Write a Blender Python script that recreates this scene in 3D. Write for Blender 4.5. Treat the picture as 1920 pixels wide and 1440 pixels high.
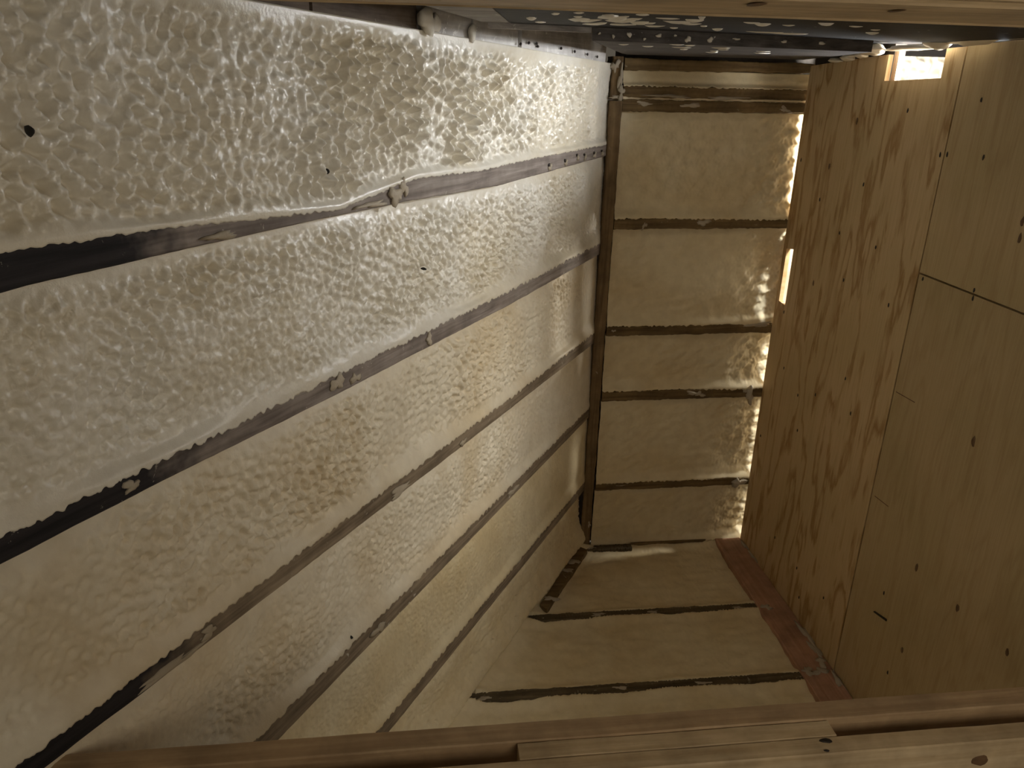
import bpy, math, random
import numpy as np
from mathutils import Vector, Matrix

for o in list(bpy.data.objects):
    bpy.data.objects.remove(o, do_unlink=True)
scene = bpy.context.scene
COL = scene.collection

# ------------------------------------------------------------------ camera
CAM_Z = 2.22
PITCH, ROLL, YAW = 0.37145, 0.02555, math.radians(7.22)
cam_d = bpy.data.cameras.new('camera')
cam_d.sensor_width = 36.0
cam_d.lens = 36.0 * 1480.0 / 1920.0
cam_d.clip_start = 0.02
cam = bpy.data.objects.new('camera', cam_d)
COL.objects.link(cam)
_fwd = Vector((0, math.cos(PITCH), -math.sin(PITCH)))
_up = Vector((0, math.sin(PITCH), math.cos(PITCH)))
_rt = Vector((1, 0, 0))
_r2 = _rt * math.cos(ROLL) + _up * math.sin(ROLL)
_u2 = -_rt * math.sin(ROLL) + _up * math.cos(ROLL)
_m = Matrix.Rotation(-YAW, 3, 'Z')
_r2, _u2, _f2 = _m @ _r2, _m @ _u2, _m @ _fwd
cam.matrix_world = Matrix(((_r2.x, _u2.x, -_f2.x, 0), (_r2.y, _u2.y, -_f2.y, 0),
                           (_r2.z, _u2.z, -_f2.z, CAM_Z), (0, 0, 0, 1)))
scene.camera = cam

# ------------------------------------------------------------------ light
w = bpy.data.worlds.new('world'); scene.world = w; w.use_nodes = True
bg = w.node_tree.nodes['Background']
bg.inputs[0].default_value = (1.0, 0.86, 0.66, 1); bg.inputs[1].default_value = 0.06


def lamp(name, kind, loc, energy, color, size, target=None):
    d = bpy.data.lights.new(name, kind); d.energy = energy; d.color = color
    if kind == 'AREA':
        d.shape = 'RECTANGLE'; d.size, d.size_y = size
    else:
        d.shadow_soft_size = size
    o = bpy.data.objects.new(name, d); COL.objects.link(o); o.location = loc
    if target is not None:
        o.rotation_euler = (Vector(target) - Vector(loc)).to_track_quat('-Z', 'Y').to_euler()
    return o


# bulb in the space behind the plywood, shining through the notch at its top
lamp('bulb_behind_plywood', 'POINT', (1.98, 2.63, 2.30), 125.0, (0.97, 0.985, 1.0), 0.12)
# added bulb behind an added, unseen opening, to brighten the left wall
lamp('added_fill_bulb', 'POINT', (2.12, 1.35, 2.33), 74.0, (1.0, 0.96, 0.88), 0.20)
# second bulb deeper behind the plywood, shining through the narrow slot
lamp('bulb_behind_slot', 'POINT', (2.50, 3.485, 1.47), 30.0, (1.0, 0.95, 0.85), 0.04)
# the lit room the photographer stands in
lamp('room_light', 'AREA', (1.00, -0.60, 1.95), 5.8, (1.0, 0.87, 0.69), (1.2, 0.8), (0.9, 3.0, 0.8))

scene.view_settings.view_transform = 'Standard'
scene.view_settings.look = 'None'
scene.view_settings.gamma = 1.0
scene.view_settings.use_curve_mapping = False
scene.view_settings.exposure = 0.56

# ------------------------------------------------------------------ frames
YB = 3.3766                      # face of the rails on the back wall
XR = 1.646                       # face of the plywood
CX, CY = 0.80664, 3.385          # corner between left wall and back wall
AL = math.radians(32.4)
DL = (math.sin(AL), math.cos(AL)); NL = (math.cos(AL), -math.sin(AL))


def LW(s, d, z):                 # along the left wall, out of it, up
    return (CX + s * DL[0] + d * NL[0], CY + s * DL[1] + d * NL[1], z)


def BW(x, d, z):                 # back wall: d comes out towards the room
    return (x, YB - d, z)


def RW(y, d, z):                 # plywood wall
    return (XR - d, y, z)


def FL(x, d, y):                 # floor: d up
    return (x, y, d)


def CE(x, d, y):
    return (x, y, d)


# ------------------------------------------------------------------ mesh helpers
def put(name, verts, faces, mat, parent=None, smooth=False, label=None, kind=None, cat=None, group=None):
    me = bpy.data.meshes.new(name)
    me.from_pydata([tuple(v) for v in verts], [], faces)
    if smooth:
        me.polygons.foreach_set('use_smooth', [True] * len(me.polygons))
    me.update()
    me.materials.append(mat)
    return link(name, me, parent, label, kind, cat, group)


def link(name, me, parent=None, label=None, kind=None, cat=None, group=None):
    o = bpy.data.objects.new(name, me); COL.objects.link(o)
    if parent is not None: o.parent = parent
    if label: o['label'] = label
    if kind: o['kind'] = kind
    if cat: o['category'] = cat
    if group: o['group'] = group
    return o


def slab(name, fr, u0, u1, d0, d1, v0, v1, mat, parent=None, **k):
    vs = [fr(u, d, v) for u in (u0, u1) for d in (d0, d1) for v in (v0, v1)]
    fs = [(0, 1, 3, 2), (4, 6, 7, 5), (0, 4, 5, 1), (2, 3, 7, 6), (0, 2, 6, 4), (1, 5, 7, 3)]
    return put(name, vs, fs, mat, parent, **k)


def prism(name, pts, d0, d1, fr, mat, parent=None, **k):
    """polygon pts (u, v) extruded from d0 to d1"""
    n = len(pts)
    vs = [fr(u, d0, v) for u, v in pts] + [fr(u, d1, v) for u, v in pts]
    fs = [tuple(range(n)), tuple(range(2 * n - 1, n - 1, -1))]
    fs += [(i, (i + 1) % n, n + (i + 1) % n, n + i) for i in range(n)]
    return put(name, vs, fs, mat, parent, **k)


def fix_normals(o):
    import bmesh
    bm = bmesh.new(); bm.from_mesh(o.data)
    bmesh.ops.recalc_face_normals(bm, faces=bm.faces)
    bm.to_mesh(o.data); bm.free()
    return o


def beam(name, fr, ua, ub, lo, hi, d0, d1, mat, parent=None, seed=0, n=60, jag=0.0016, ch=0.003, **k):
    """rough-sawn timber running along u; lo/hi are v values or functions of u; front face at d1"""
    rng = np.random.RandomState(seed)
    us = np.linspace(ua, ub, n)

    def wob():
        r = rng.randn(n); a = np.convolve(r, np.ones(5) / 5, 'same'); return (0.6 * r + a) * jag
    L = np.array([lo(u) if callable(lo) else lo for u in us]) + wob()
    Hh = np.array([hi(u) if callable(hi) else hi for u in us]) + wob()
    w1, w2, w3 = wob() * .5, wob() * .5, wob() * .5
    vs, fs = [], []
    for i, u in enumerate(us):
        m = (L[i] + Hh[i]) / 2
        ring = [(L[i], d0), (L[i], d1 - ch + w1[i]), (L[i] + ch, d1 + w2[i]), (m, d1 + w3[i]),
                (Hh[i] - ch, d1 + w2[i]), (Hh[i], d1 - ch + w1[i]), (Hh[i], d0)]
        for v, d in ring:
            vs.append(fr(u, d, v))
    R = 7
    for i in range(n - 1):
        for j in range(R):
            a, b = i * R + j, i * R + (j + 1) % R
            fs.append((a, b, b + R, a + R))
    fs.append(tuple(range(R))); fs.append(tuple(range((n - 1) * R, n * R))[::-1])
    return fix_normals(put(name, vs, fs, mat, parent, **k))


def grid(name, P, mat, parent=None, **k):
    """P: array [m, n, 3] -> smooth quad sheet"""
    m, n, _ = P.shape
    idx = np.arange(m * n).reshape(m, n)
    q = np.stack([idx[:-1, :-1], idx[1:, :-1], idx[1:, 1:], idx[:-1, 1:]], -1).reshape(-1, 4)
    me = bpy.data.meshes.new(name)
    me.vertices.add(m * n); me.vertices.foreach_set('co', P.reshape(-1).astype(np.float32))
    me.loops.add(q.size); me.loops.foreach_set('vertex_index', q.reshape(-1).astype(np.int32))
    me.polygons.add(len(q))
    me.polygons.foreach_set('loop_start', np.arange(0, q.size, 4, dtype=np.int32))
    me.polygons.foreach_set('loop_total', np.full(len(q), 4, dtype=np.int32))
    me.polygons.foreach_set('use_smooth', np.ones(len(q), dtype=bool))
    me.update(calc_edges=True); me.validate()
    me.materials.append(mat)
    return link(name, me, parent, **k)


def blob(name, fr, u, d, v, ru, rd, rv, mat, parent=None, seed=0, rough=0.22, rot=0.0, nu=12, nv=8, **k):
    """lump of foam, flattened along d"""
    rng = np.random.RandomState(seed)
    ph = rng.rand(6) * 6.28
    vs, fs = [], []
    ca, sa = math.cos(rot), math.sin(rot)
    for i in range(nv + 1):
        th = math.pi * i / nv
        for j in range(nu):
            f = 2 * math.pi * j / nu
            r = 1 + (rough * .22 * (math.sin(7 * f + ph[4]) + math.sin(9 * f + ph[5])) * math.sin(th) if nu >= 18 else 0) + rough * (math.sin(2 * f + ph[0]) * .6 + math.sin(3 * f + ph[1]) * .6 + math.sin(5 * f + ph[2]) * .4) * math.sin(th) \
                + rough * .4 * math.sin(4 * th + ph[3])
            a, b, c = r * math.sin(th) * math.cos(f) * ru, r * math.sin(th) * math.sin(f) * rv, math.cos(th) * rd
            a, b = a * ca - b * sa, a * sa + b * ca
            vs.append(fr(u + a, d + c, v + b))
    for i in range(nv):
        for j in range(nu):
            a, b = i * nu + j, i * nu + (j + 1) % nu
            fs.append((a, b, b + nu, a + nu))
    return fix_normals(put(name, vs, fs, mat, parent, smooth=True, **k))


# ------------------------------------------------------------------ noise sheets
class Sheet:
    """band-passed random field over a rectangle, unit variance"""
    def __init__(self, w, h, res, lam, bw, seed, stretch=1.0, slant=0.0):
        rng = np.random.RandomState(seed)
        self.res = res
        nx, ny = int(w / res) + 8, int(h / res) + 8
        F = np.fft.fft2(rng.randn(ny, nx))
        fx = np.fft.fftfreq(nx, res)[None, :]; fy = np.fft.fftfreq(ny, res)[:, None]
        fx2 = (fx * math.cos(slant) + fy * math.sin(slant)) * stretch
        fy2 = -fx * math.sin(slant) + fy * math.cos(slant)
        k = np.hypot(fx2, fy2)
        if bw is None:
            W = np.exp(-(k * lam) ** 2 * 2)
        else:
            W = np.exp(-((k * lam - 1) / bw) ** 2)
        a = np.real(np.fft.ifft2(F * W)); a -= a.mean(); a /= a.std()
        self.a = a; self.nx, self.ny = nx, ny

    def __call__(self, u, v):
        x = np.mod(u / self.res, self.nx); y = np.mod(v / self.res, self.ny)
        i, j = np.floor(x).astype(int) % self.nx, np.floor(y).astype(int) % self.ny
        fx, fy = x - np.floor(x), y - np.floor(y)
        i1, j1 = (i + 1) % self.nx, (j + 1) % self.ny
        a = self.a
        return (a[j, i] * (1 - fx) + a[j, i1] * fx) * (1 - fy) + (a[j1, i] * (1 - fx) + a[j1, i1] * fx) * fy


def sm(x, a, b):
    t = np.clip((x - a) / (b - a), 0, 1)
    return t * t * (3 - 2 * t)


# ------------------------------------------------------------------ materials
def newmat(name):
    m = bpy.data.materials.new(name); m.use_nodes = True
    nt = m.node_tree; b = nt.nodes['Principled BSDF']
    tc = nt.nodes.new('ShaderNodeTexCoord')
    return m, nt, b, tc


def noise(nt, vec, scale, detail=4, rough=.55, dist=0.0):
    n = nt.nodes.new('ShaderNodeTexNoise'); n.inputs['Scale'].default_value = scale
    n.inputs['Detail'].default_value = detail; n.inputs['Roughness'].default_value = rough
    n.inputs['Distortion'].default_value = dist
    nt.links.new(vec, n.inputs['Vector']); return n.outputs['Fac']


def ramp(nt, fac, stops, interp='LINEAR'):
    r = nt.nodes.new('ShaderNodeValToRGB'); r.color_ramp.interpolation = interp
    e = r.color_ramp.elements
    while len(e) < len(stops): e.new(0.5)
    for el, (p, c) in zip(e, stops):
        el.position = p; el.color = (*c, 1) if len(c) == 3 else c
    nt.links.new(fac, r.inputs['Fac']); return r.outputs['Color']


def mix(nt, fac, a, b, mode='MIX'):
    n = nt.nodes.new('ShaderNodeMix'); n.data_type = 'RGBA'; n.blend_type = mode
    for sock, val in ((n.inputs[0], fac), (n.inputs[6], a), (n.inputs[7], b)):
        if hasattr(val, 'is_linked'): nt.links.new(val, sock)
        else: sock.default_value = val if not isinstance(val, tuple) else (*val, 1)
    return n.outputs[2]


def mapping(nt, vec, scale=(1, 1, 1), rotz=0.0, roty=0.0):
    n = nt.nodes.new('ShaderNodeMapping'); n.vector_type = 'POINT'
    n.inputs['Scale'].default_value = scale; n.inputs['Rotation'].default_value = (0, roty, rotz)
    nt.links.new(vec, n.inputs['Vector']); return n.outputs['Vector']


def bump(nt, b, height, strength, dist=0.01):
    n = nt.nodes.new('ShaderNodeBump'); n.inputs['Strength'].default_value = strength
    n.inputs['Distance'].default_value = dist
    nt.links.new(height, n.inputs['Height']); nt.links.new(n.outputs['Normal'], b.inputs['Normal'])


def foam_mat(name, c_light, c_dark, rough=.42, spec=.5, grain=260):
    m, nt, b, tc = newmat(name); v = tc.outputs['Object']
    big = noise(nt, v, 3.0, 3, .55, .3)
    col = ramp(nt, big, [(.36, c_dark), (.60, c_light)])
    mid = noise(nt, v, 22, 3)
    col = mix(nt, .25, col, ramp(nt, mid, [(.3, (.55, .46, .30)), (.7, (1, .97, .9))]), 'MULTIPLY')
    nt.links.new(col, b.inputs['Base Color'])
    b.inputs['Roughness'].default_value = rough
    b.inputs['Specular IOR Level'].default_value = spec
    bump(nt, b, noise(nt, v, grain, 3, .6), .22, .004)
    return m


M_FOAM1 = foam_mat('foam_glossy', (.86, .83, .75), (.78, .72, .59), .30, .55, 150)
M_FOAM2 = foam_mat('foam_cream', (.84, .77, .625), (.76, .655, .475), .45, .45, 220)
M_FOAM3 = foam_mat('foam_matte', (.83, .73, .51), (.75, .625, .39), .55, .35, 260)
M_RES = foam_mat('foam_residue', (.50, .44, .35), (.40, .34, .25), .6, .3, 200)
M_SPLAT = foam_mat('foam_splat', (.80, .76, .68), (.74, .69, .58), .45, .4, 200)


def wood_mat(name, dark, light, direction, residue=0.0, res_col=(.55, .50, .42), rough=.75, gscale=1.0, stain=None):
    """direction: 'x','y','z','l' (along the left wall)"""
    m, nt, b, tc = newmat(name); v = tc.outputs['Object']
    long, cross = 3.0 * gscale, 60 * gscale
    if direction == 'x': mv = mapping(nt, v, (long, cross, cross))
    elif direction == 'y': mv = mapping(nt, v, (cross, long, cross))
    elif direction == 'z': mv = mapping(nt, v, (cross, cross, long))
    else:
        rv = mapping(nt, v, (1, 1, 1), rotz=AL)      # left wall direction becomes y
        mv = mapping(nt, rv, (cross, long, cross))
    g = noise(nt, mv, 1.0, 5, .6, .4)
    col = ramp(nt, g, [(.30, dark), (.70, light)])
    pat = noise(nt, v, 9, 4, .6)
    col = mix(nt, .55, col, ramp(nt, pat, [(.32, (.35, .33, .32)), (.62, (1, 1, 1))]), 'MULTIPLY')
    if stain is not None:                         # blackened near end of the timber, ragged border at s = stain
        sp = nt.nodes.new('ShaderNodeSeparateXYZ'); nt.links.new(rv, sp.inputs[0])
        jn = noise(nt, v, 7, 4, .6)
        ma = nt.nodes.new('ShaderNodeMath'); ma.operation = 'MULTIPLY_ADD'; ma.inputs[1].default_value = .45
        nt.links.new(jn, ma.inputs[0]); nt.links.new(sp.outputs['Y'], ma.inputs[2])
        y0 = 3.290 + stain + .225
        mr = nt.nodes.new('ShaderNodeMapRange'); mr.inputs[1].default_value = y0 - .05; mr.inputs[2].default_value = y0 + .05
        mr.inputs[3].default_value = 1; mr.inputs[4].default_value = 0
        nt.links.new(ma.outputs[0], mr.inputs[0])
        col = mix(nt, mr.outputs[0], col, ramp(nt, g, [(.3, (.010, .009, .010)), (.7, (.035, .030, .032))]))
    if residue > 0:
        rn = noise(nt, v, 26, 5, .65, .6)
        f = ramp(nt, rn, [(.70 - residue * .25, (0, 0, 0)), (.74 - residue * .25, (1, 1, 1))])
        col = mix(nt, f, col, res_col)
    nt.links.new(col, b.inputs['Base Color'])
    b.inputs['Roughness'].default_value = rough
    b.inputs['Specular IOR Level'].default_value = .3
    bump(nt, b, g, .35, .004)
    return m


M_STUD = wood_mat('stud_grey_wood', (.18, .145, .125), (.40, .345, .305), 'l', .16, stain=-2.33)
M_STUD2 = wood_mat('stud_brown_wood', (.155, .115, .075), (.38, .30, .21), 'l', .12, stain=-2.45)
M_RAIL = wood_mat('rail_dark_wood', (.115, .072, .028), (.28, .19, .085), 'x', .10, (.36, .30, .20))
M_POST = wood_mat('post_dark_wood', (.13, .080, .036), (.30, .205, .10), 'z', .08, (.40, .33, .22))
M_JOIST = wood_mat('joist_dark_wood', (.055, .040, .020), (.18, .135, .075), 'x', .28, (.32, .27, .18))
M_PLATE = wood_mat('plate_red_wood', (.40, .215, .13), (.56, .33, .22), 'y', .0, rough=.6)
M_CEILD = wood_mat('ceiling_black', (.008, .006, .006), (.022, .018, .016), 'x', .10, (.40, .38, .35), .7)
M_CEILG = wood_mat('ceiling_grey', (.05, .042, .038), (.14, .125, .115), 'x', .14, (.5, .48, .44), .7)
M_BLOCK = wood_mat('blocking_pale_lit', (.50, .47, .45), (.80, .78, .75), 'l', .30, (.85, .83, .80))  # overspray plus the light on these boards, put into the colour
M_CEILP = wood_mat('ceiling_pale_lit', (.22, .20, .19), (.46, .43, .40), 'x', .2, (.7, .68, .64), .7)  # light beside the ledge put into the colour, along with overspray
M_BLOCKD = wood_mat('blocking_brown_shaded', (.10, .07, .05), (.26, .20, .15), 'l', .05)  # darker twin of the pale blocking, shade put into the colour
M_PINE = wood_mat('new_pine_lumber', (.48, .345, .19), (.68, .53, .33), 'x', .0, rough=.55)
M_PINE2 = wood_mat('new_pine_lumber_red', (.40, .265, .145), (.56, .40, .235), 'x', .0, rough=.55)
M_PINEV = wood_mat('new_pine_stud', (.55, .38, .24), (.78, .60, .44), 'z', .0, rough=.55)


def plain(name, c, rough=.7, metal=0):
    m, nt, b, tc = newmat(name)
    f = noise(nt, tc.outputs['Object'], 60, 3)
    nt.links.new(ramp(nt, f, [(.3, tuple(x * .7 for x in c)), (.7, c)]), b.inputs['Base Color'])
    b.inputs['Roughness'].default_value = rough; b.inputs['Metallic'].default_value = metal
    return m


M_NAIL = plain('dark_iron', (.035, .025, .018), .6, .3)
M_KNOT = plain('knot_brown', (.16, .085, .035), .6)
M_DARK = plain('dark_backing', (.05, .04, .03), .9)
M_SPECK = plain('black_speck', (.012, .010, .008), .6)


def ply_mat(name, base, grain, strength, off=0.0, tone=(1, 1, 1)):
    m, nt, b, tc = newmat(name)
    sep = nt.nodes.new('ShaderNodeSeparateXYZ'); nt.links.new(tc.outputs['Object'], sep.inputs[0])
    cmb = nt.nodes.new('ShaderNodeCombineXYZ')
    add = nt.nodes.new('ShaderNodeMath'); add.operation = 'ADD'; add.inputs[1].default_value = off
    nt.links.new(sep.outputs['Y'], add.inputs[0])
    nt.links.new(add.outputs[0], cmb.inputs['X']); nt.links.new(sep.outputs['Z'], cmb.inputs['Y'])
    v = cmb.outputs[0]
    # warped contour lines of a slow field, long in z: cathedral grain
    slow = noise(nt, mapping(nt, v, (5.5, 1.15, 1)), 1.0, 2, .5, .3)
    mul = nt.nodes.new('ShaderNodeMath'); mul.operation = 'MULTIPLY'; mul.inputs[1].default_value = 6.5
    nt.links.new(slow, mul.inputs[0])
    jit = noise(nt, mapping(nt, v, (30, 4.5, 1)), 1.0, 4, .6)
    jm = nt.nodes.new('ShaderNodeMath'); jm.operation = 'MULTIPLY_ADD'; jm.inputs[1].default_value = 1.5
    nt.links.new(jit, jm.inputs[0]); nt.links.new(mul.outputs[0], jm.inputs[2])
    fr = nt.nodes.new('ShaderNodeMath'); fr.operation = 'FRACT'; nt.links.new(jm.outputs[0], fr.inputs[0])
    late = ramp(nt, fr.outputs[0], [(.0, (1, 1, 1)), (.10, (.75, .75, .75)), (.30, (0, 0, 0)), (.80, (0, 0, 0)), (1.0, (1, 1, 1))])
    vis = ramp(nt, noise(nt, mapping(nt, v, (5, 1.3, 1)), 1.7, 2), [(.32, (.2, .2, .2)), (.50, (1, 1, 1))])
    f = mix(nt, 1.0, late, vis, 'MULTIPLY')
    fs = nt.nodes.new('ShaderNodeMath'); fs.operation = 'MULTIPLY'; fs.inputs[1].default_value = strength
    nt.links.new(f, fs.inputs[0])
    col = mix(nt, fs.outputs[0], base, grain)
    streak = noise(nt, mapping(nt, v, (130, 3.0, 1)), 1.0, 4, .65)
    col = mix(nt, .35, col, ramp(nt, streak, [(.28, (.62, .54, .44)), (.6, (1, 1, 1))]), 'MULTIPLY')
    cloud = noise(nt, v, 2.6, 3)
    col = mix(nt, .5, col, ramp(nt, cloud, [(.35, (.80, .80, .66)), (.65, (1, .97, .93))]), 'MULTIPLY')
    nt.links.new(col, b.inputs['Base Color'])
    b.inputs['Roughness'].default_value = .62; b.inputs['Specular IOR Level'].default_value = .3
    bump(nt, b, streak, .15, .002)
    return m


M_PLYA = ply_mat('plywood_bold_grain', (.64, .475, .275), (.39, .235, .095), .95)
M_PLYB = ply_mat('plywood_smooth_upper', (.57, .435, .245), (.46, .325, .165), .5, 7.3)
M_PLYC = ply_mat('plywood_smooth_lower', (.53, .405, .23), (.43, .31, .155), .45, 13.1)

# ------------------------------------------------------------------ structure shells
wall_left = slab('wall_left', LW, -3.05, 0.10, -.20, -.125, -.05, 2.60, M_DARK, kind='structure',
                 label='foam insulated left wall with horizontal studs')
wall_back = slab('wall_back', BW, .862, 1.76, -.20, -.125, -.05, 2.60, M_DARK, kind='structure',
                 label='narrow foam insulated back wall with dark rails')
floor = slab('floor', FL, -1.0, 1.95, -.20, -.125, .95, 3.60, M_DARK, kind='structure',
             label='foam filled floor between dark joists')
ceiling = slab('ceiling', CE, -1.0, 3.7, 2.62, 2.68, .95, 4.7, M_DARK, kind='structure',
               label='dark ceiling boards splattered with white foam')

# ------------------------------------------------------------------ left wall: studs
def pw(pts):
    xs = [p[0] for p in pts]; ys = [p[1] for p in pts]
    return lambda u: np.interp(u, xs, ys)


S1T = pw([(-3, 1.972), (-2.6, 1.969), (-2.34, 1.962), (-2.2, 1.952), (-1.99, 1.938), (-1.82, 1.929), (-1.735, 1.940),
          (-1.6, 1.957), (-1.5, 1.966), (-1.14, 1.955), (-.76, 1.962), (0, 1.962)])
S1B = pw([(-3, 1.912), (-2.61, 1.913), (-2.2, 1.917), (-1.82, 1.916), (-1.55, 1.913), (-1.02, 1.899), (0, 1.917)])
STUDS = [  # visible lower edge, visible upper edge
    (S1B, S1T),
    (pw([(-3, 1.506), (-2.4, 1.504), (-1.9, 1.493), (-.9, 1.486), (0, 1.498)]), pw([(-3, 1.555), (-2.4, 1.543), (-1.9, 1.540), (-.9, 1.536), (0, 1.549)])),
    (pw([(-3, 1.104), (-2.6, 1.102), (-1.7, 1.092), (-.9, 1.087), (0, 1.084)]), pw([(-3, 1.146), (-2.1, 1.146), (-1.7, 1.141), (-.9, 1.130), (0, 1.138)])),
    (pw([(-3, .680), (-2.2, .682), (-1, .702), (0, .715)]), pw([(-3, .745), (-2.2, .747), (-1, .756), (0, .767)])),
    (pw([(-3, .292), (-1.7, .298), (-.2, .317), (0, .321)]), pw([(-3, .352), (-1.7, .357), (-.2, .367), (0, .370)])),
]
STUD_LABEL = ['topmost stud on the left wall, black at its near end and half buried in foam',
              'second stud from the top on the left wall, grey-brown with dark near end',
              'third stud from the top on the left wall, jagged foam along its edge',
              'fourth stud from the top on the left wall, brown',
              'lowest stud on the left wall, just above the floor']
studs = []
for i, (lo, hi) in enumerate(STUDS):
    st = beam('stud', LW, -3.04, -.004, lo, (lambda u, h=hi: h(u) + .007), -.12, 0.0, M_STUD if i < 2 else M_STUD2,
              wall_left, seed=10 + i, n=150, jag=.0006, label=STUD_LABEL[i])
    studs.append(st)


# ------------------------------------------------------------------ left wall: foam
N_BIG = Sheet(3.3, 2.7, .003, .032, .36, 1, 1.15, .9)
N_MID = Sheet(3.3, 2.7, .003, .016, .40, 2, 1.1, .7)
N_FIN = Sheet(3.3, 2.7, .003, .011, .45, 3)
N_SLOW = Sheet(3.3, 2.7, .01, .22, None, 4)
N_EDGE = Sheet(3.3, 2.7, .004, .030, .8, 5)
N_EDG2 = Sheet(3.3, 2.7, .004, .012, .6, 6)


def left_foam(zlo, zhi, amp_big, amp_mid, amp_fin, mat, idx, label, lip=.05, top_rec=.030, mid_rec=.018,
              out=.0015, ds=.004, jag=.003, pits=0.0, sc=1.0, s0=-3.03, s1=.004):
    ns = int((s1 - s0) / ds); s = np.linspace(s0, s1, ns)
    zl0, zh0 = zlo(s), zhi(s)
    hmax = float((zh0 - zl0).max()); nz = int(hmax / ds)
    t = np.linspace(0, 1, nz)
    S = np.repeat(s[None, :], nz, 0); T = np.repeat(t[:, None], ns, 1)
    u = S + 3.15
    e = N_EDGE(u[0], np.full(ns, .3 + .35 * idx)) * jag + np.maximum(N_EDG2(u[0], np.full(ns, .3 + .35 * idx)), 0) * jag * .8
    e = np.clip(e, -.0045, .0062)
    zl = zl0 + e
    Z = zl[None, :] + T * (zh0 - zl)[None, :]
    hb = np.maximum(Z - zl0[None, :], 0); ht = (zh0[None, :] - Z)
    v = Z + .1
    # cross-section: flush lip over the stud below, recess under the stud above
    lipw = lip * (1 + .35 * N_SLOW(u, v * .3 + .4))
    d = -mid_rec + (out + mid_rec) * (1 - sm(hb, .009, np.maximum(lipw, .022))) ** 1.3
    d += -(top_rec - mid_rec) * (1 - sm(ht, 0, .07))
    d += .005 * N_SLOW(u, v) * sm(hb, .01, .07) * sm(ht, .005, .05)
    # lumps: flat pools and rounded ridges
    nr = N_BIG(u * sc, v * sc)
    pools = np.where(nr > -.6, nr, -.6 + (nr + .6) * .3)          # ridges around flat pools
    domes = np.where(nr < .5, nr, .5 + (nr - .5) * .35)           # rounded lumps with creases
    wd = sm(-S, 1.55, 2.05) if idx == 1 else 1.0
    nb = pools * (1 - wd) + domes * wd
    nm = N_MID(u * sc, v * sc); nm = np.where(nm > -.5, nm, -.5 + (nm + .5) * .25)
    mask = sm(hb, lip * .35, lip * 1.1) * sm(ht, .012, .06)
    mask = mask * (1 - .85 * sm(S, -.22, -.08))
    d += .5 * (.0 - d) * sm(S, -.10, -.005)
    local = 1 + .35 * np.clip(N_SLOW(u[:, ::-1], v), -1.5, 1.5)
    near = sm(-S, 0, .9)                       # finer relief towards the corner
    d += mask * local * (amp_big * (.45 + .55 * near) * nb + amp_mid * nm)
    d += (0.15 + .85 * mask) * amp_fin * N_FIN(u, v)
    if pits > 0:
        pn = N_BIG(u[:, ::-1], v * .97 + .05)
        d -= pits * sm(pn, 1.9, 2.6)
    X = CX + S * DL[0] + d * NL[0]; Y = CY + S * DL[1] + d * NL[1]
    P = np.stack([X, Y, Z], -1)
    # tuck the lower edge back into the stud and the ends behind the timbers
    low = P[:1].copy(); low[..., 0] -= .03 * NL[0]; low[..., 1] -= .03 * NL[1]; low[..., 2] += .002
    top = P[-1:].copy(); top[..., 0] -= .06 * NL[0]; top[..., 1] -= .06 * NL[1]
    P = np.concatenate([low, P, top], 0)
    return grid('foam_panel', P[:, ::-1], mat, wall_left, label=label)


TOPZ = pw([(-3.05, 2.372), (-1.85, 2.334), (-.06, 2.281), (0, 2.279)])
FLOORZ = pw([(-3, -.005), (0, -.005)])
up = [lambda u, f=s_[1]: f(u) for s_ in STUDS]
dn = [lambda u, f=s_[0]: f(u) + .003 for s_ in STUDS]
left_foam(up[0], TOPZ, .0074, .0022, .0005, M_FOAM1, 1, 'top foam bay of the left wall, glossy and coarsely lumped', lip=.035, top_rec=.006, mid_rec=.016, out=.002, ds=.0034, jag=.0015)
left_foam(up[1], dn[0], .0060, .0026, .0006, M_FOAM1, 2, 'foam bay between the top two studs, brightly lumped', lip=.055, ds=.0036, sc=1.2)
left_foam(up[2], dn[1], .0046, .0016, .0006, M_FOAM2, 3, 'foam bay between second and third studs of the left wall', lip=.06, sc=1.25)
left_foam(up[3], dn[2], .0026, .0012, .0007, M_FOAM2, 4, 'foam bay between third and fourth studs of the left wall', lip=.06, jag=.0035, sc=1.35)
left_foam(up[4], dn[3], .0011, .0010, .0007, M_FOAM3, 5, 'foam bay between the two lowest studs of the left wall', lip=.05, jag=.0035, sc=1.5)


def bottom_foam():
    s = np.linspace(-3.03, -.01, 500); t = np.linspace(0, 1, 70)
    S, T = np.meshgrid(s, t)
    zh = dn[4](S); Z = T * zh
    u = S + 3.15; v = Z + .1
    d = -.022 + .040 * (1 - sm(Z, .035, .16)) - .05 * (1 - sm(Z, 0, .045)) ** 2
    d += -.012 * (1 - sm(zh - Z, 0, .07)) + .004 * N_SLOW(u, v) + .0010 * N_MID(u, v) + .0006 * N_FIN(u, v) + .0012 * N_BIG(u, v)
    d -= .010 * sm(N_BIG(u[:, ::-1], v), 1.7, 2.5)
    P = np.stack([CX + S * DL[0] + d * NL[0], CY + S * DL[1] + d * NL[1], Z], -1)
    return grid('foam_panel', P[:, ::-1], M_FOAM3, wall_left, label='low foam strip along the foot of the left wall')


bottom_foam()

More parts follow.
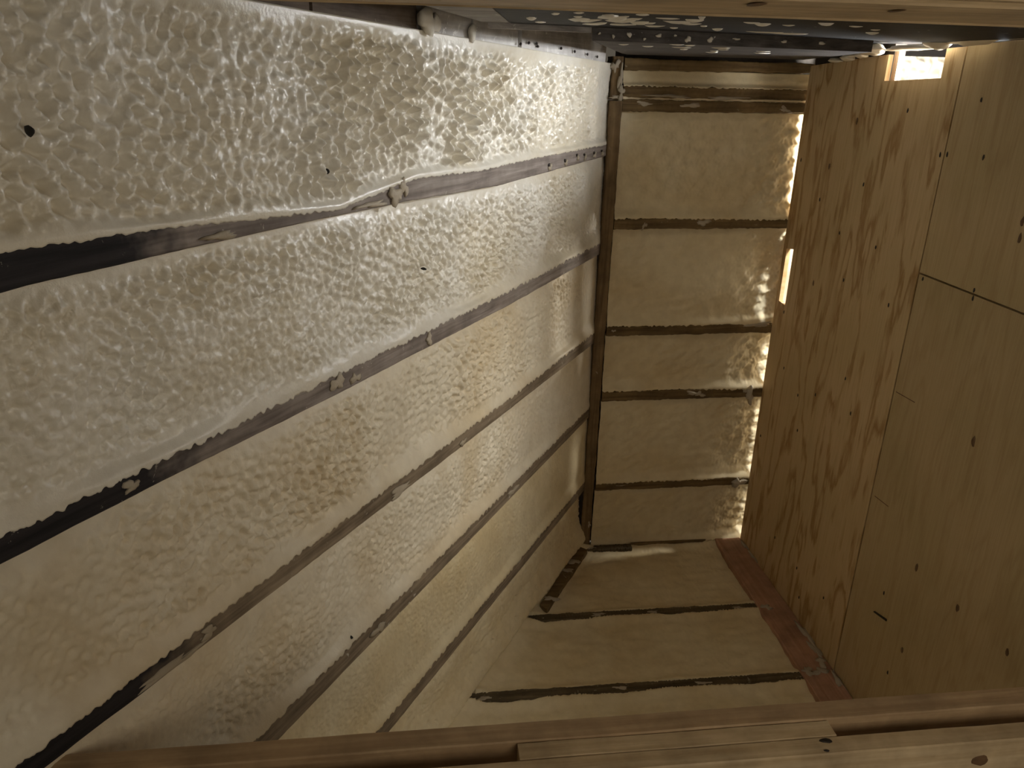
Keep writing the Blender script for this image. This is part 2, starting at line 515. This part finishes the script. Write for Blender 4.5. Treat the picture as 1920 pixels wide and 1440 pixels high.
# blocking boards above the foam ledge
BL = [(-.840, -.045, M_BLOCK, 'pale blocking board with nails above the ledge, nearest the corner post'),
      (-1.155, -.856, M_BLOCK, 'pale blocking board above the ledge, second from the corner post'),
      (-1.43, -1.172, M_BLOCK, 'mauve-grey blocking board above the ledge, third from the corner post'),
      (-1.85, -1.45, M_BLOCKD, 'brown blocking board above the ledge, darkened for shade'),
      (-3.03, -1.865, M_BLOCKD, 'long brown board above the ledge at the near end, darkened for shade')]
blocks = []
for i, (a, b, m, lab) in enumerate(BL):
    blocks.append(beam('blocking_board', LW, a, b, (lambda u: TOPZ(u) - .02), (lambda u: TOPZ(u) + .16), -.12, -.016 - .005 * (i % 2),
                       m, wall_left, seed=40 + i, n=20, label=lab))
for s_, dz in ((-.80, .018), (-.74, .020), (-.73, .012), (-.53, .020), (-.40, .018), (-.27, .017), (-.16, .015), (-.862, .010)):
    blob('nail_or_knot', LW, s_, -.009, TOPZ(s_) + dz, .007, .004, .005, M_NAIL, blocks[0] if s_ > -.85 else blocks[1], seed=int(-s_ * 1000), nu=8, nv=4)
blob('foam_lump', LW, -1.442, .002, 2.345, .030, .018, .030, M_SPLAT, wall_left, seed=3, rough=.35, label='torn foam lump clinging to the blocking')
blob('foam_lump', LW, -1.40, .000, 2.338, .030, .012, .022, M_SPLAT, wall_left, seed=4, rough=.35)
blob('foam_lump', LW, -1.19, -.004, 2.330, .016, .010, .022, M_SPLAT, wall_left, seed=8, rough=.3)

# nails and residue on the studs
for s_, z_ in ((-.62, 1.930), (-.47, 1.934), (-.35, 1.945), (-.27, 1.941), (-.16, 1.940), (-.07, 1.942)):
    blob('nail_or_knot', LW, s_, .001, z_, .009, .004, .006, M_NAIL, studs[0], seed=int(-s_ * 999), nu=8, nv=4)
    blob('foam_residue', LW, s_ + .012, .0005, z_ - .010, .014, .003, .010, M_RES, studs[0], seed=int(-s_ * 777), rough=.5, nu=24, nv=6)
for st, s_, z_, a, b in ((0, -1.60, 1.935, .035, .018), (0, -1.56, 1.950, .018, .020), (0, -1.70, 1.925, .05, .007), (0, -2.19, 1.928, .045, .007),
                         (1, -1.87, 1.525, .022, .020), (1, -1.80, 1.512, .018, .012), (1, -1.45, 1.515, .016, .018), (1, -2.46, 1.528, .020, .010),
                         (2, -2.44, 1.112, .075, .010), (2, -1.62, 1.108, .05, .012), (2, -1.25, 1.105, .02, .012), (2, -2.34, 1.125, .02, .012),
                         (3, -1.75, .715, .03, .014), (3, -.85, .730, .04, .012)):
    blob('foam_residue', LW, s_, .0012, z_, a, .0045, b, M_RES, studs[st], seed=int(-s_ * 313) + st, rough=.45, nu=24, nv=6)
for s_, z_, rz in ((-2.519, 2.131, .0075), (-1.857, 2.016, .007), (-1.873, .773, .006), (-1.46, 1.72, .004)):
    blob('dark_speck', LW, s_, -.006, z_, .0045, .010, rz, M_SPECK, wall_left, seed=int(-s_ * 100), nu=8, nv=6, label='small dark speck on the foam')

# ------------------------------------------------------------------ back wall
RAILS = [(2.258, 2.300, 'topmost dark rail of the back wall, in deep shade under the ceiling', -.012),
         (2.153, 2.196, 'second dark rail of the back wall, foam crumbs along its lower edge', -.006),
         (2.099, 2.144, 'third dark rail of the back wall, close under the second', 0.0),
         (1.612, 1.658, 'dark rail of the back wall below the tallest foam bay', 0.0),
         (1.123, 1.170, 'dark rail of the back wall level with the foot of the plywood slot', 0.0),
         (.798, .847, 'dark rail of the back wall with a foam chunk at its plywood end', 0.0),
         (.317, .360, 'lowest dark rail of the back wall', 0.0)]
rails = []
for i, (a, b, lab, dd) in enumerate(RAILS):
    rails.append(beam('rail', BW, .858, 1.755, (lambda u, a=a: a + .008 * (u - 1.24)), (lambda u, b=b: b + .010 * (u - 1.24)) if i > 2 else b,
                      -.12, dd, M_RAIL, wall_back, seed=60 + i, n=70, label=lab))

NB1 = Sheet(1.3, 2.6, .004, .055, .6, 21, 1.6, .4)
NB2 = Sheet(1.3, 2.6, .004, .020, .6, 22)
NBS = Sheet(1.3, 2.6, .01, .20, None, 23)


def back_foam(z0, z1, idx, label, amp=1.0, rec=.022, mat=None):
    x = np.linspace(.857, 1.755, 200); nz = max(10, int((z1 - z0) / .005)); t = np.linspace(0, 1, nz)
    X, T = np.meshgrid(x, t)
    u = X - .8; e = (NB2(u[0], np.full(len(x), .2 + .3 * idx))) * .0022
    Z = (z0 + e)[None, :] + T * (z1 - z0 - e)[None, :]
    v = Z + .05
    hb = Z - z0; ht = z1 - Z; h = z1 - z0
    k = min(.06, h * .3)
    d = -rec + (rec + .002) * (1 - sm(hb, 0, k)) ** 1.5 - .010 * (1 - sm(ht, 0, .04))
    d += .014 * (1 - sm(X, .846, .93)) ** 2 * sm(hb, 0, k)
    roughr = sm(X, 1.40, 1.60)
    m = sm(hb, .005, k) * sm(ht, .005, .04)
    d += amp * (.004 * NBS(u, v) + (.0016 + .0035 * roughr) * NB1(u, v) * m + (.0005 + .0014 * roughr) * NB2(u, v) * m)
    d -= (0, 0, .006, .020, .026, .020, .026)[idx] * roughr * m
    P = np.stack([X, YB - d, Z], -1)
    low = P[:1].copy(); low[..., 1] += .03
    top = P[-1:].copy(); top[..., 1] += .05
    P = np.concatenate([low, P, top], 0)
    return grid('foam_panel', P, mat or M_FOAM3, wall_back, label=label)


back_foam(2.196, 2.258, 0, 'thin dusty foam strip under the topmost rail', .5, .03)
back_foam(2.143, 2.154, 1, 'thin line of foam between the two close rails', .3, .004)
back_foam(1.655, 2.100, 2, 'tallest foam bay at the top of the back wall')
back_foam(1.167, 1.614, 3, 'second foam bay of the back wall, wrinkled towards the plywood')
back_foam(.846, 1.126, 4, 'third foam bay of the back wall, shorter than its neighbours')
back_foam(.357, .800, 5, 'fourth foam bay of the back wall')
back_foam(-.01, .320, 6, 'lowest foam bay of the back wall, resting on the floor')

for i, (r, x_, z_, a, b, c) in enumerate(((5, 1.300, .828, .034, .006, .010), (5, 1.335, .822, .026, .006, .012), (5, 1.585, .815, .020, .022, .040), (5, 1.56, .838, .016, .012, .014),
                              (6, 1.595, .335, .030, .020, .022), (3, .995, 1.628, .014, .005, .016), (3, 1.26, 1.640, .030, .004, .012), (4, 1.58, 1.165, .045, .010, .012),
                              (4, .89, 1.145, .012, .004, .008), (2, 1.56, 2.118, .030, .004, .014), (2, 1.15, 2.125, .05, .003, .010), (2, .95, 2.128, .04, .003, .010),
                              (1, 1.05, 2.160, .07, .006, .006), (1, 1.30, 2.157, .08, .006, .005), (6, .98, .340, .03, .003, .005))):
    blob('foam_residue', BW, x_, -.002, z_, a, b, c, M_RES, rails[r], seed=100 + i, rough=.5, nu=24, nv=6)

slab('light_stop_cap', BW, 1.740, 1.757, -.124, -.046, 0, 2.60, M_PINEV, wall_back)  # added to stop bulb light leaking in behind the foam sheets

# corner post (stands free in the corner, its own timber)
post = beam('corner_post', lambda u, d, v: (v, YB - d, u), .012, 2.137, (lambda u: .7985 + .0015 * u), (lambda u: .846 + .0045 * u), -.10, .006, M_POST, None,
            seed=80, n=120, jag=.0012, label='tall dark wooden post in the corner between left and back walls', cat='post')
beam('upper_section', lambda u, d, v: (v, YB - d, u), 2.141, 2.306, .806, .852, -.10, -.004, M_POST, post, seed=81, n=16)
for i, (z_, x_, a, b) in enumerate(((2.168, .848, .012, .022), (2.225, .842, .010, .030), (2.150, .822, .020, .006), (.13, .836, .008, .020), (2.27, .815, .014, .018))):
    blob('foam_residue', BW, x_, .002, z_, a, .006, b, M_RES, post, seed=140 + i, rough=.6, nu=24, nv=6)

# ------------------------------------------------------------------ floor
JO = [(3.335, 3.376, .815, 1.06, 'short stub of joist at the foot of the back wall'),
      (2.805, 2.850, .46, 1.505, 'dark floor joist nearer the back wall, reaching the red plate'),
      (2.350, 2.400, .10, 1.505, 'dark floor joist nearer the sill boards, flecked with foam'),
      (1.88, 1.93, -.2, 1.505, 'floor joist hidden below the sill boards')]
for i, (a, b, x0, x1, lab) in enumerate(JO[:3]):
    j = beam('joist', FL, x0, x1, a, b, -.12, .002, M_JOIST, floor, seed=90 + i, n=160, jag=.0016, label=lab)
    for kx in range(3 if i else 1):
        xx = x0 + (x1 - x0) * ((kx * .618 + .17 * i + .13) % 1)
        blob('foam_residue', FL, xx, .001, (a + b) / 2 + .008 * math.sin(kx * 5), .03, .003, .009, M_RES, j, seed=160 + 7 * i + kx, rough=.5, nu=24, nv=6)

NF1 = Sheet(3.2, 2.6, .006, .075, .7, 31, 2.0, 0)
NF2 = Sheet(3.2, 2.6, .006, .022, .6, 32)
NFS = Sheet(3.2, 2.6, .012, .25, None, 33)


def floor_foam(y0, y1, idx, label):
    ny = int((y1 - y0) / .007); nx = 300
    t = np.linspace(0, 1, ny); q = np.linspace(0, 1, nx)
    T, Q = np.meshgrid(t, q, indexing='ij')
    u0 = np.interp(np.linspace(0, 3.2, nx), np.linspace(0, 3.2, nx), np.zeros(nx))
    eb = NF2(np.linspace(0, 3.1, nx), np.full(nx, .3 + .4 * idx)) * .003
    ef = NF2(np.linspace(0, 3.1, nx), np.full(nx, .5 + .4 * idx)) * .003
    Y = (y0 + ef)[None, :] * (1 - T) + (y1 + eb)[None, :] * T
    xl = CX + (Y - CY) / DL[1] * DL[0] - .03
    X = xl + Q * (1.512 - xl)
    hb = Y - y0; ht = y1 - Y
    u = X + 1.0; v = Y - .9
    z = -.016 + .018 * (1 - sm(hb, 0, .06)) ** 1.5 + .018 * (1 - sm(ht, 0, .06)) ** 1.5
    z += .004 * NFS(u, v) + .0014 * NF1(u, v) + .0005 * NF2(u, v)
    dl = (X - xl)
    z += .022 * (1 - sm(dl, .03, .12)) - .020 * (1 - sm(X * 0 + 1.512 - X, 0, .03)) * 0
    P = np.stack([X, Y, z], -1)
    a = P[:1].copy(); a[..., 2] -= .04; b = P[-1:].copy(); b[..., 2] -= .04
    P = np.concatenate([a, P, b], 0)
    return grid('foam_panel', P[:, :], M_FOAM3, floor, label=label)


floor_foam(2.846, 3.372, 0, 'floor foam bay against the back wall')
floor_foam(2.396, 2.809, 1, 'floor foam bay between the two long joists')
floor_foam(1.00, 2.354, 2, 'floor foam bay nearest the sill boards')

plate = beam('sole_plate', lambda u, d, v: (v, u, d), 1.0, YB - .005, 1.506, XR - .004, -.12, .012, M_PLATE, floor, seed=99, n=60, jag=.0016,
             label='reddish wooden plate along the foot of the plywood')
for i, (y_, x_, a, b) in enumerate(((2.60, 1.635, .014, .060), (2.50, 1.628, .016, .040), (2.43, 1.615, .022, .030), (2.385, 1.535, .022, .020), (2.38, 1.585, .030, .016), (2.33, 1.63, .010, .05),
                                    (3.20, 1.640, .007, .05), (3.30, 1.638, .010, .04), (2.80, 1.54, .02, .015))):
    blob('foam_residue', FL, x_, .013, y_, a, .004, b, M_RES, plate, seed=180 + i, rough=.5, nu=24, nv=6)
strip = fix_normals(prism('floor_strip', [(.795, 3.350), (.760, 3.312), (.520, 2.905), (.545, 2.868), (.585, 2.935), (.825, 3.322)], -.05, .012, FL, M_RAIL, floor,
                          label='dark wooden strip on the floor beside the left wall'))
for i, (x_, y_) in enumerate(((.735, 3.225), (.69, 3.155), (.575, 2.945))):
    blob('foam_residue', FL, x_, .011, y_, .030, .006, .018, M_RES, strip, seed=200 + i, rough=.4, rot=-.3, nu=24, nv=6)
fix_normals(prism('wood_sliver', [(1.06, 3.372), (1.10, 3.374), (1.30, 3.376), (1.46, 3.374), (1.44, 3.366), (1.25, 3.368), (1.10, 3.364)], -.02, .010, FL, M_RAIL, floor))

# ------------------------------------------------------------------ plywood wall
wall_right = fix_normals(slab('wall_right', RW, .98, 2.40, -.075, -.040, -.05, .04, M_PINE, kind='structure',
                              label='plywood sheeted right wall'))
PT = .018
paA = [(2.388, .004), (3.372, .004), (3.372, 2.290), (3.04, 2.311), (2.800, 2.322), (2.800, 2.236), (2.482, 2.247), (2.482, 2.333), (2.388, 2.336)]


def ply_with_slot(name, outer, slot, mat, parent, label):
    """plate with a rectangular through slot, outer polygon in (y, z)"""
    import bmesh
    bm = bmesh.new()
    (ya, yb, za, zb) = slot
    vo = [bm.verts.new(RW(y, 0, z)) for y, z in outer]
    vi = [bm.verts.new(RW(y, 0, z)) for y, z in ((ya, za), (yb, za + .004), (yb, zb - .010), (ya, zb))]
    eds = [bm.edges.new((vo[i], vo[(i + 1) % len(vo)])) for i in range(len(vo))]
    eds += [bm.edges.new((vi[i], vi[(i + 1) % 4])) for i in range(4)]
    r = bmesh.ops.triangle_fill(bm, use_beauty=True, use_dissolve=False, edges=eds, normal=Vector((-1, 0, 0)))
    faces = [f for f in bm.faces]
    ex = bmesh.ops.extrude_face_region(bm, geom=faces)
    for v in [g for g in ex['geom'] if isinstance(g, bmesh.types.BMVert)]:
        v.co.x += PT
    bmesh.ops.recalc_face_normals(bm, faces=bm.faces)
    me = bpy.data.meshes.new(name); bm.to_mesh(me); bm.free(); me.materials.append(mat)
    return link(name, me, parent, label)


pA = ply_with_slot('plywood_panel', paA, (3.276, 3.340, 1.288, 1.542), M_PLYA, wall_right,
                   'tall plywood panel with bold wavy grain, a notch and a narrow slot')
pB = ply_with_slot('plywood_panel', [(.98, 1.6510), (2.382, 1.6510), (2.382, 2.338), (2.15, 2.347), (.98, 2.36)], (1.46, 1.80, 1.80, 2.235), M_PLYB, wall_right,  # opening added out of view to let the fill bulb shine in
                   'upper right plywood panel with faint grain')
pC = fix_normals(prism('plywood_panel', [(.98, .004), (2.382, .004), (2.382, 1.6450), (.98, 1.6450)], -.0005, -PT, RW, M_PLYC, wall_right,
                       label='lower right plywood panel, greenish and plain'))
SCR = [(2.934, 2.095), (2.625, 2.145), (3.084, 1.915), (2.812, 1.879), (2.92, 1.68), (2.658, 1.677), (3.057, 1.445), (2.83, 1.514), (2.513, 1.502), (3.117, 1.78),
       (3.275, 1.257), (3.193, 1.017), (3.03, .95), (2.888, 1.01), (2.692, 1.157), (2.613, 1.044), (2.984, .802), (3.319, .62), (3.332, 1.916), (3.022, .232), (2.79, .221),
       (2.73, .109), (2.27, 2.189), (2.205, 2.033), (2.405, 2.022), (2.371, 2.026), (2.359, 1.634), (2.112, 1.660), (2.11, 1.636), (1.963, 1.234), (2.068, .716), (1.852, .715),
       (2.197, .52), (2.04, .397), (1.635, .727), (1.992, 1.884), (1.986, 1.839), (2.082, .263), (2.55, .239)]
BIGK = {(2.934, 2.095): 1.3, (3.084, 1.915): 1.2, (3.057, 1.445): 1.2, (1.963, 1.234): 1.7, (2.068, .716): 1.4, (1.852, .715): 1.4, (1.992, 1.884): 1.3, (1.986, 1.839): 1.3, (2.04, .397): 1.2, (1.635, .727): 1.3}
screw_mesh = None
for i, (y_, z_) in enumerate(SCR):
    par = pA if y_ > 2.388 else (pB if z_ > 1.648 else pC)
    k = BIGK.get((y_, z_), .8)
    blob('nail_or_knot', RW, y_, -.0005 if par is pC else 0.0, z_, .0055 * k, .0022, .0105 * k, M_KNOT if k > 1 else M_NAIL, par, seed=i, rough=.15, nu=8, nv=4)  # the larger brown ones are knots, the small dark ones nail heads
nb = fix_normals(prism('bent_nail', [(2.224, .417), (2.223, .422), (2.156, .441), (2.150, .442), (2.148, .435), (2.155, .434)], -.001, .004, RW, M_NAIL, pC, label='rusty bent nail on the plywood'))
for (y0, z0, y1, z1) in ((2.371, 1.231, 2.262, 1.236), (2.364, .823, 2.278, .829)):
    fix_normals(prism('scribed_line', [(y0, z0 - .0012), (y1, z1 - .0012), (y1, z1 + .0012), (y0, z0 + .0012)], -.001, .0004, RW, M_KNOT, pC))

# framing behind the plywood: some seen through notch and slot, some added light stops
slab('backing_stud', RW, 2.768, 2.795, -.036, -.0185, .02, 2.34, M_PINEV, wall_right, label='pale stud end seen at the left of the notch')
slab('backing_stud', RW, 2.33, 2.42, -.110, -.0185, .02, 2.33, M_PINEV, wall_right)
slab('backing_stud', RW, .99, 2.329, -.060, -.0185, 1.61, 1.69, M_PINEV, wall_right)  # unseen strip added to stop light leaking through the panel seam
slab('light_stop_plate', RW, 2.80, 3.372, -.060, -.0185, 2.20, 2.60, M_DARK, wall_right)  # added to block light leaking over the plywood top
slab('backing_block', RW, 3.352, 3.400, -.10, -.022, 1.20, 1.60, M_PINEV, wall_right, label='pale block lit behind the narrow slot')

# adjoining space behind the plywood
wall_far = slab('wall_far', CE, 1.78, 3.7, -.05, 2.62, 4.64, 4.70, M_DARK, kind='structure', label='foamed wall of the space behind the plywood')
slab('wall_side', CE, 3.64, 3.70, -.05, 2.62, .95, 4.635, M_FOAM1, kind='structure', label='far side wall of the space behind the plywood')
slab('wall_return', CE, 1.765, 1.79, -.05, 2.62, 3.52, 4.635, M_FOAM1, kind='structure', label='return of the back wall behind the plywood')
NA = Sheet(2.0, 2.7, .006, .060, .36, 41)
xs, zs = np.meshgrid(np.linspace(1.80, 3.635, 300), np.linspace(0, 2.382, 400))
na = NA(xs - 1.7, zs + .05); na = np.where(na > -.6, na, -.6 + (na + .6) * .3)
grid('foam_panel', np.stack([xs, 4.60 - .012 * na, zs], -1), M_FOAM1, wall_far, label='bright foam glimpsed through the notch')
slab('far_rail', CE, 1.80, 3.63, 2.382, 2.47, 4.54, 4.635, M_CEILD, wall_far, label='dark rail above the bright foam')

# ------------------------------------------------------------------ ceiling
def step_y(x): return 2.24 + .21 * (x - .55)


def ledge_x(y): return .009 + (y - 1.676) * (.179 - .009) / (2.189 - 1.676)


ZN, ZF = 2.345, 2.313
near_dark = fix_normals(prism('ceiling_board', [(.05, 1.20), (1.64, 1.20), (1.64, step_y(1.64)), (.25, step_y(.25)), (.15, 1.66)], ZN, ZN + .12,
                              lambda u, d, v: (u, v, d), M_CEILD, ceiling, label='black ceiling board splattered with stretched white foam blobs'))
near_grey = fix_normals(prism('ceiling_board', [(ledge_x(1.2), 1.20), (.047, 1.20), (.147, 1.66), (.247, step_y(.25)), (ledge_x(2.175), step_y(.18))], ZN + .0005, ZN + .12,
                              lambda u, d, v: (u, v, d), M_CEILP, ceiling, label='grey ceiling board beside the ledge, light and overspray in its colour'))
far_dark = fix_normals(prism('ceiling_board', [(.47, step_y(.47)), (.55, 2.24), (1.36, step_y(1.36)), (1.61, 3.374), (.86, 3.374), (.80, 3.22), (.72, 2.98)], ZF, ZF + .15,
                             lambda u, d, v: (u, v, d), M_CEILG, ceiling, label='lower grey-black ceiling board against the back wall'))
fix_normals(prism('ceiling_strip', [(.19, step_y(.19) + .001), (.468, step_y(.468) + .001), (.468, step_y(.468) + .025), (.20, step_y(.20) + .025)], 2.332, 2.46,
                  lambda u, d, v: (u, v, d), M_CEILP, ceiling, label='pale ceiling strip between the ledge and the lower board'))
dark_gap = fix_normals(prism('ceiling_board', [(1.37, step_y(1.37) + .003), (1.72, step_y(1.72)), (1.72, 3.374), (1.615, 3.374)], ZN + .012, ZN + .13,
                             lambda u, d, v: (u, v, d), M_CEILD, ceiling, label='dark ceiling board in the gap over the plywood edge'))


def CEI(u, d, v): return (u, v, d)


SPL = [(.376, 1.933, .020, .035), (.405, 1.975, .024, .06), (.445, 2.075, .030, .05), (.414, 1.805, .022, .035), (.440, 1.86, .030, .06), (.480, 1.95, .034, .07), (.453, 1.872, .018, .04), (.509, 2.069, .030, .035),
       (.489, 1.872, .020, .025), (.528, 1.970, .026, .025), (.555, 1.99, .020, .02), (.595, 2.089, .024, .02), (.614, 1.843, .018, .022), (.649, 1.965, .024, .025), (.756, 1.862, .022, .012), (.790, 1.884, .018, .015),
       (1.005, 2.210, .06, .018), (.93, 2.18, .05, .012), (.767, 2.109, .012, .015), (.472, 1.742, .014, .015), (.30, 1.80, .010, .02), (.27, 1.95, .012, .02), (.34, 1.75, .009, .015), (.31, 2.08, .014, .02),
       (.60, 1.75, .008, .010), (.70, 2.02, .010, .01), (.86, 1.90, .014, .008), (.90, 1.80, .018, .006), (1.00, 1.86, .014, .006), (1.10, 1.95, .012, .006), (1.15, 2.05, .016, .008), (.66, 2.13, .012, .012), (.55, 1.82, .030, .010), (.60, 1.90, .035, .010), (.36, 1.86, .008, .012)]
for i, (x_, y_, a, b) in enumerate(SPL):
    blob('foam_splat', CEI, x_, ZN + .001, y_, a, .004 + .003 * (i % 3 == 0), b, M_SPLAT, near_dark, seed=300 + i, rough=.30, nu=12, nv=6)
for i, (x_, y_, a, b) in enumerate([(.694, 2.475, .016, .02), (.727, 2.297, .018, .012), (.80, 2.476, .034, .016), (.772, 2.33, .014, .03), (1.016, 2.821, .018, .02), (.952, 2.549, .016, .02), (.90, 2.42, .03, .012), (.85, 2.62, .012, .02), (1.1, 2.6, .02, .01), (.98, 2.7, .012, .015), (.60, 2.40, .012, .02), (1.16, 2.75, .03, .012)]):
    blob('foam_splat', CEI, x_, ZF + .001, y_, a, .004, b, M_SPLAT, far_dark, seed=340 + i, rough=.3, nu=10, nv=5)
STEP = lambda u, d, v: (u, step_y(u) - d, v)
for i, (x_, z_, a, b) in enumerate([(.575, 2.331, .007, .006), (.661, 2.332, .008, .005), (.750, 2.326, .009, .008), (.817, 2.327, .008, .009), (.530, 2.325, .004, .006), (1.054, 2.331, .010, .004), (.49, 2.331, .004, .004), (.62, 2.322, .004, .004), (.90, 2.332, .012, .003), (1.18, 2.331, .012, .004), (.71, 2.334, .004, .003)]):
    blob('foam_splat', STEP, x_, .001, z_, a, .004, b, M_SPLAT, far_dark, seed=360 + i, rough=.3, nu=10, nv=5)

# foam squeezed out along the top of the plywood
for i, (y_, z_, x_, a, b, c, lab) in enumerate([(2.44, 2.352, 1.585, .050, .045, .022, 'rounded foam lump over the plywood, right of the notch'), (2.30, 2.352, 1.60, .12, .035, .016, None), (2.12, 2.354, 1.61, .13, .03, .011, None),
                                                (2.62, 2.338, 1.615, .14, .03, .010, 'white foam smear along the top of the notch'), (2.83, 2.335, 1.60, .07, .035, .016, None), (3.02, 2.316, 1.615, .05, .02, .012, None), (3.12, 2.308, 1.62, .05, .016, .009, None), (2.93, 2.322, 1.615, .04, .018, .010, None)]):
    blob('foam_lump', lambda u, d, v: (d, u, v), y_, x_, z_, a, b, c, M_FOAM2, wall_right, seed=400 + i, rough=.22, nu=18, nv=12, label=lab)

# ------------------------------------------------------------------ new lumber of the opening
ZS = 1.070
XA = lambda y: CX + (y - CY) / DL[1] * DL[0]


def lumber(name, y0, y1, z0, z1, x0, x1, mat, seed, **k):
    return beam(name, lambda u, d, v: (u, v, d), x0, x1, y0, y1, z0, z1, mat, None, seed=seed, n=30, jag=.0005, ch=.0025, **k)


sill_a = lumber('sill_board', 1.112, 1.160, ZS - .14, ZS, XA(1.136) - .06, XR - .002, M_PINE2, 501, cat='board', group='new lumber across the opening',
                label='rear sill board across the bottom of the view, reddish inner face')
sill_b = lumber('sill_board', 1.031, 1.071, ZS - .14, ZS - .001, XA(1.05) - .05, XR - .002, M_PINE, 502, cat='board', group='new lumber across the opening',
                label='front sill board at the bottom edge, pale pine with a dark nail hole')
spacer = lumber('spacer_block', 1.0715, 1.1115, ZS - .14, ZS - .002, .168, .775, M_PINE, 503, cat='wood block', group='new lumber across the opening',
                label='short pine spacer block wedged between the two sill boards')
blob('nail_hole', CEI, .747, ZS - .0006, 1.061, .011, .002, .006, M_NAIL, sill_b, seed=1, rough=.2, nu=10, nv=4)
blob('nail_hole', CEI, .737, ZS - .0006, 1.038, .005, .002, .003, M_NAIL, sill_b, seed=2, rough=.2, nu=10, nv=4)
blob('knot', lambda u, d, v: (u, 1.031 - d, v), 1.052, 0.0, 1.022, .022, .0015, .016, M_KNOT, sill_b, seed=3, rough=.15, nu=14, nv=4)
header = lumber('header_board', .915, 1.165, 2.345, 2.3068, XA(1.165) + .03, XR - .002, M_PINE, 504, cat='board', group='new lumber across the opening',
                label='wide pine header board along the top edge with a knot')
header2 = lumber('header_board', .860, .902, 2.45, 2.309, XA(.9) + .05, XR - .002, M_PINE, 505, cat='board', group='new lumber across the opening',
                 label='front header board at the upper right corner, greenish pine')
blob('knot', CEI, .403, 2.3055, .988, .011, .001, .024, M_KNOT, header, seed=4, rough=.15, nu=14, nv=4)
blob('knot', CEI, .588, 2.3055, 1.002, .005, .001, .020, M_KNOT, header, seed=5, rough=.3, nu=10, nv=4)
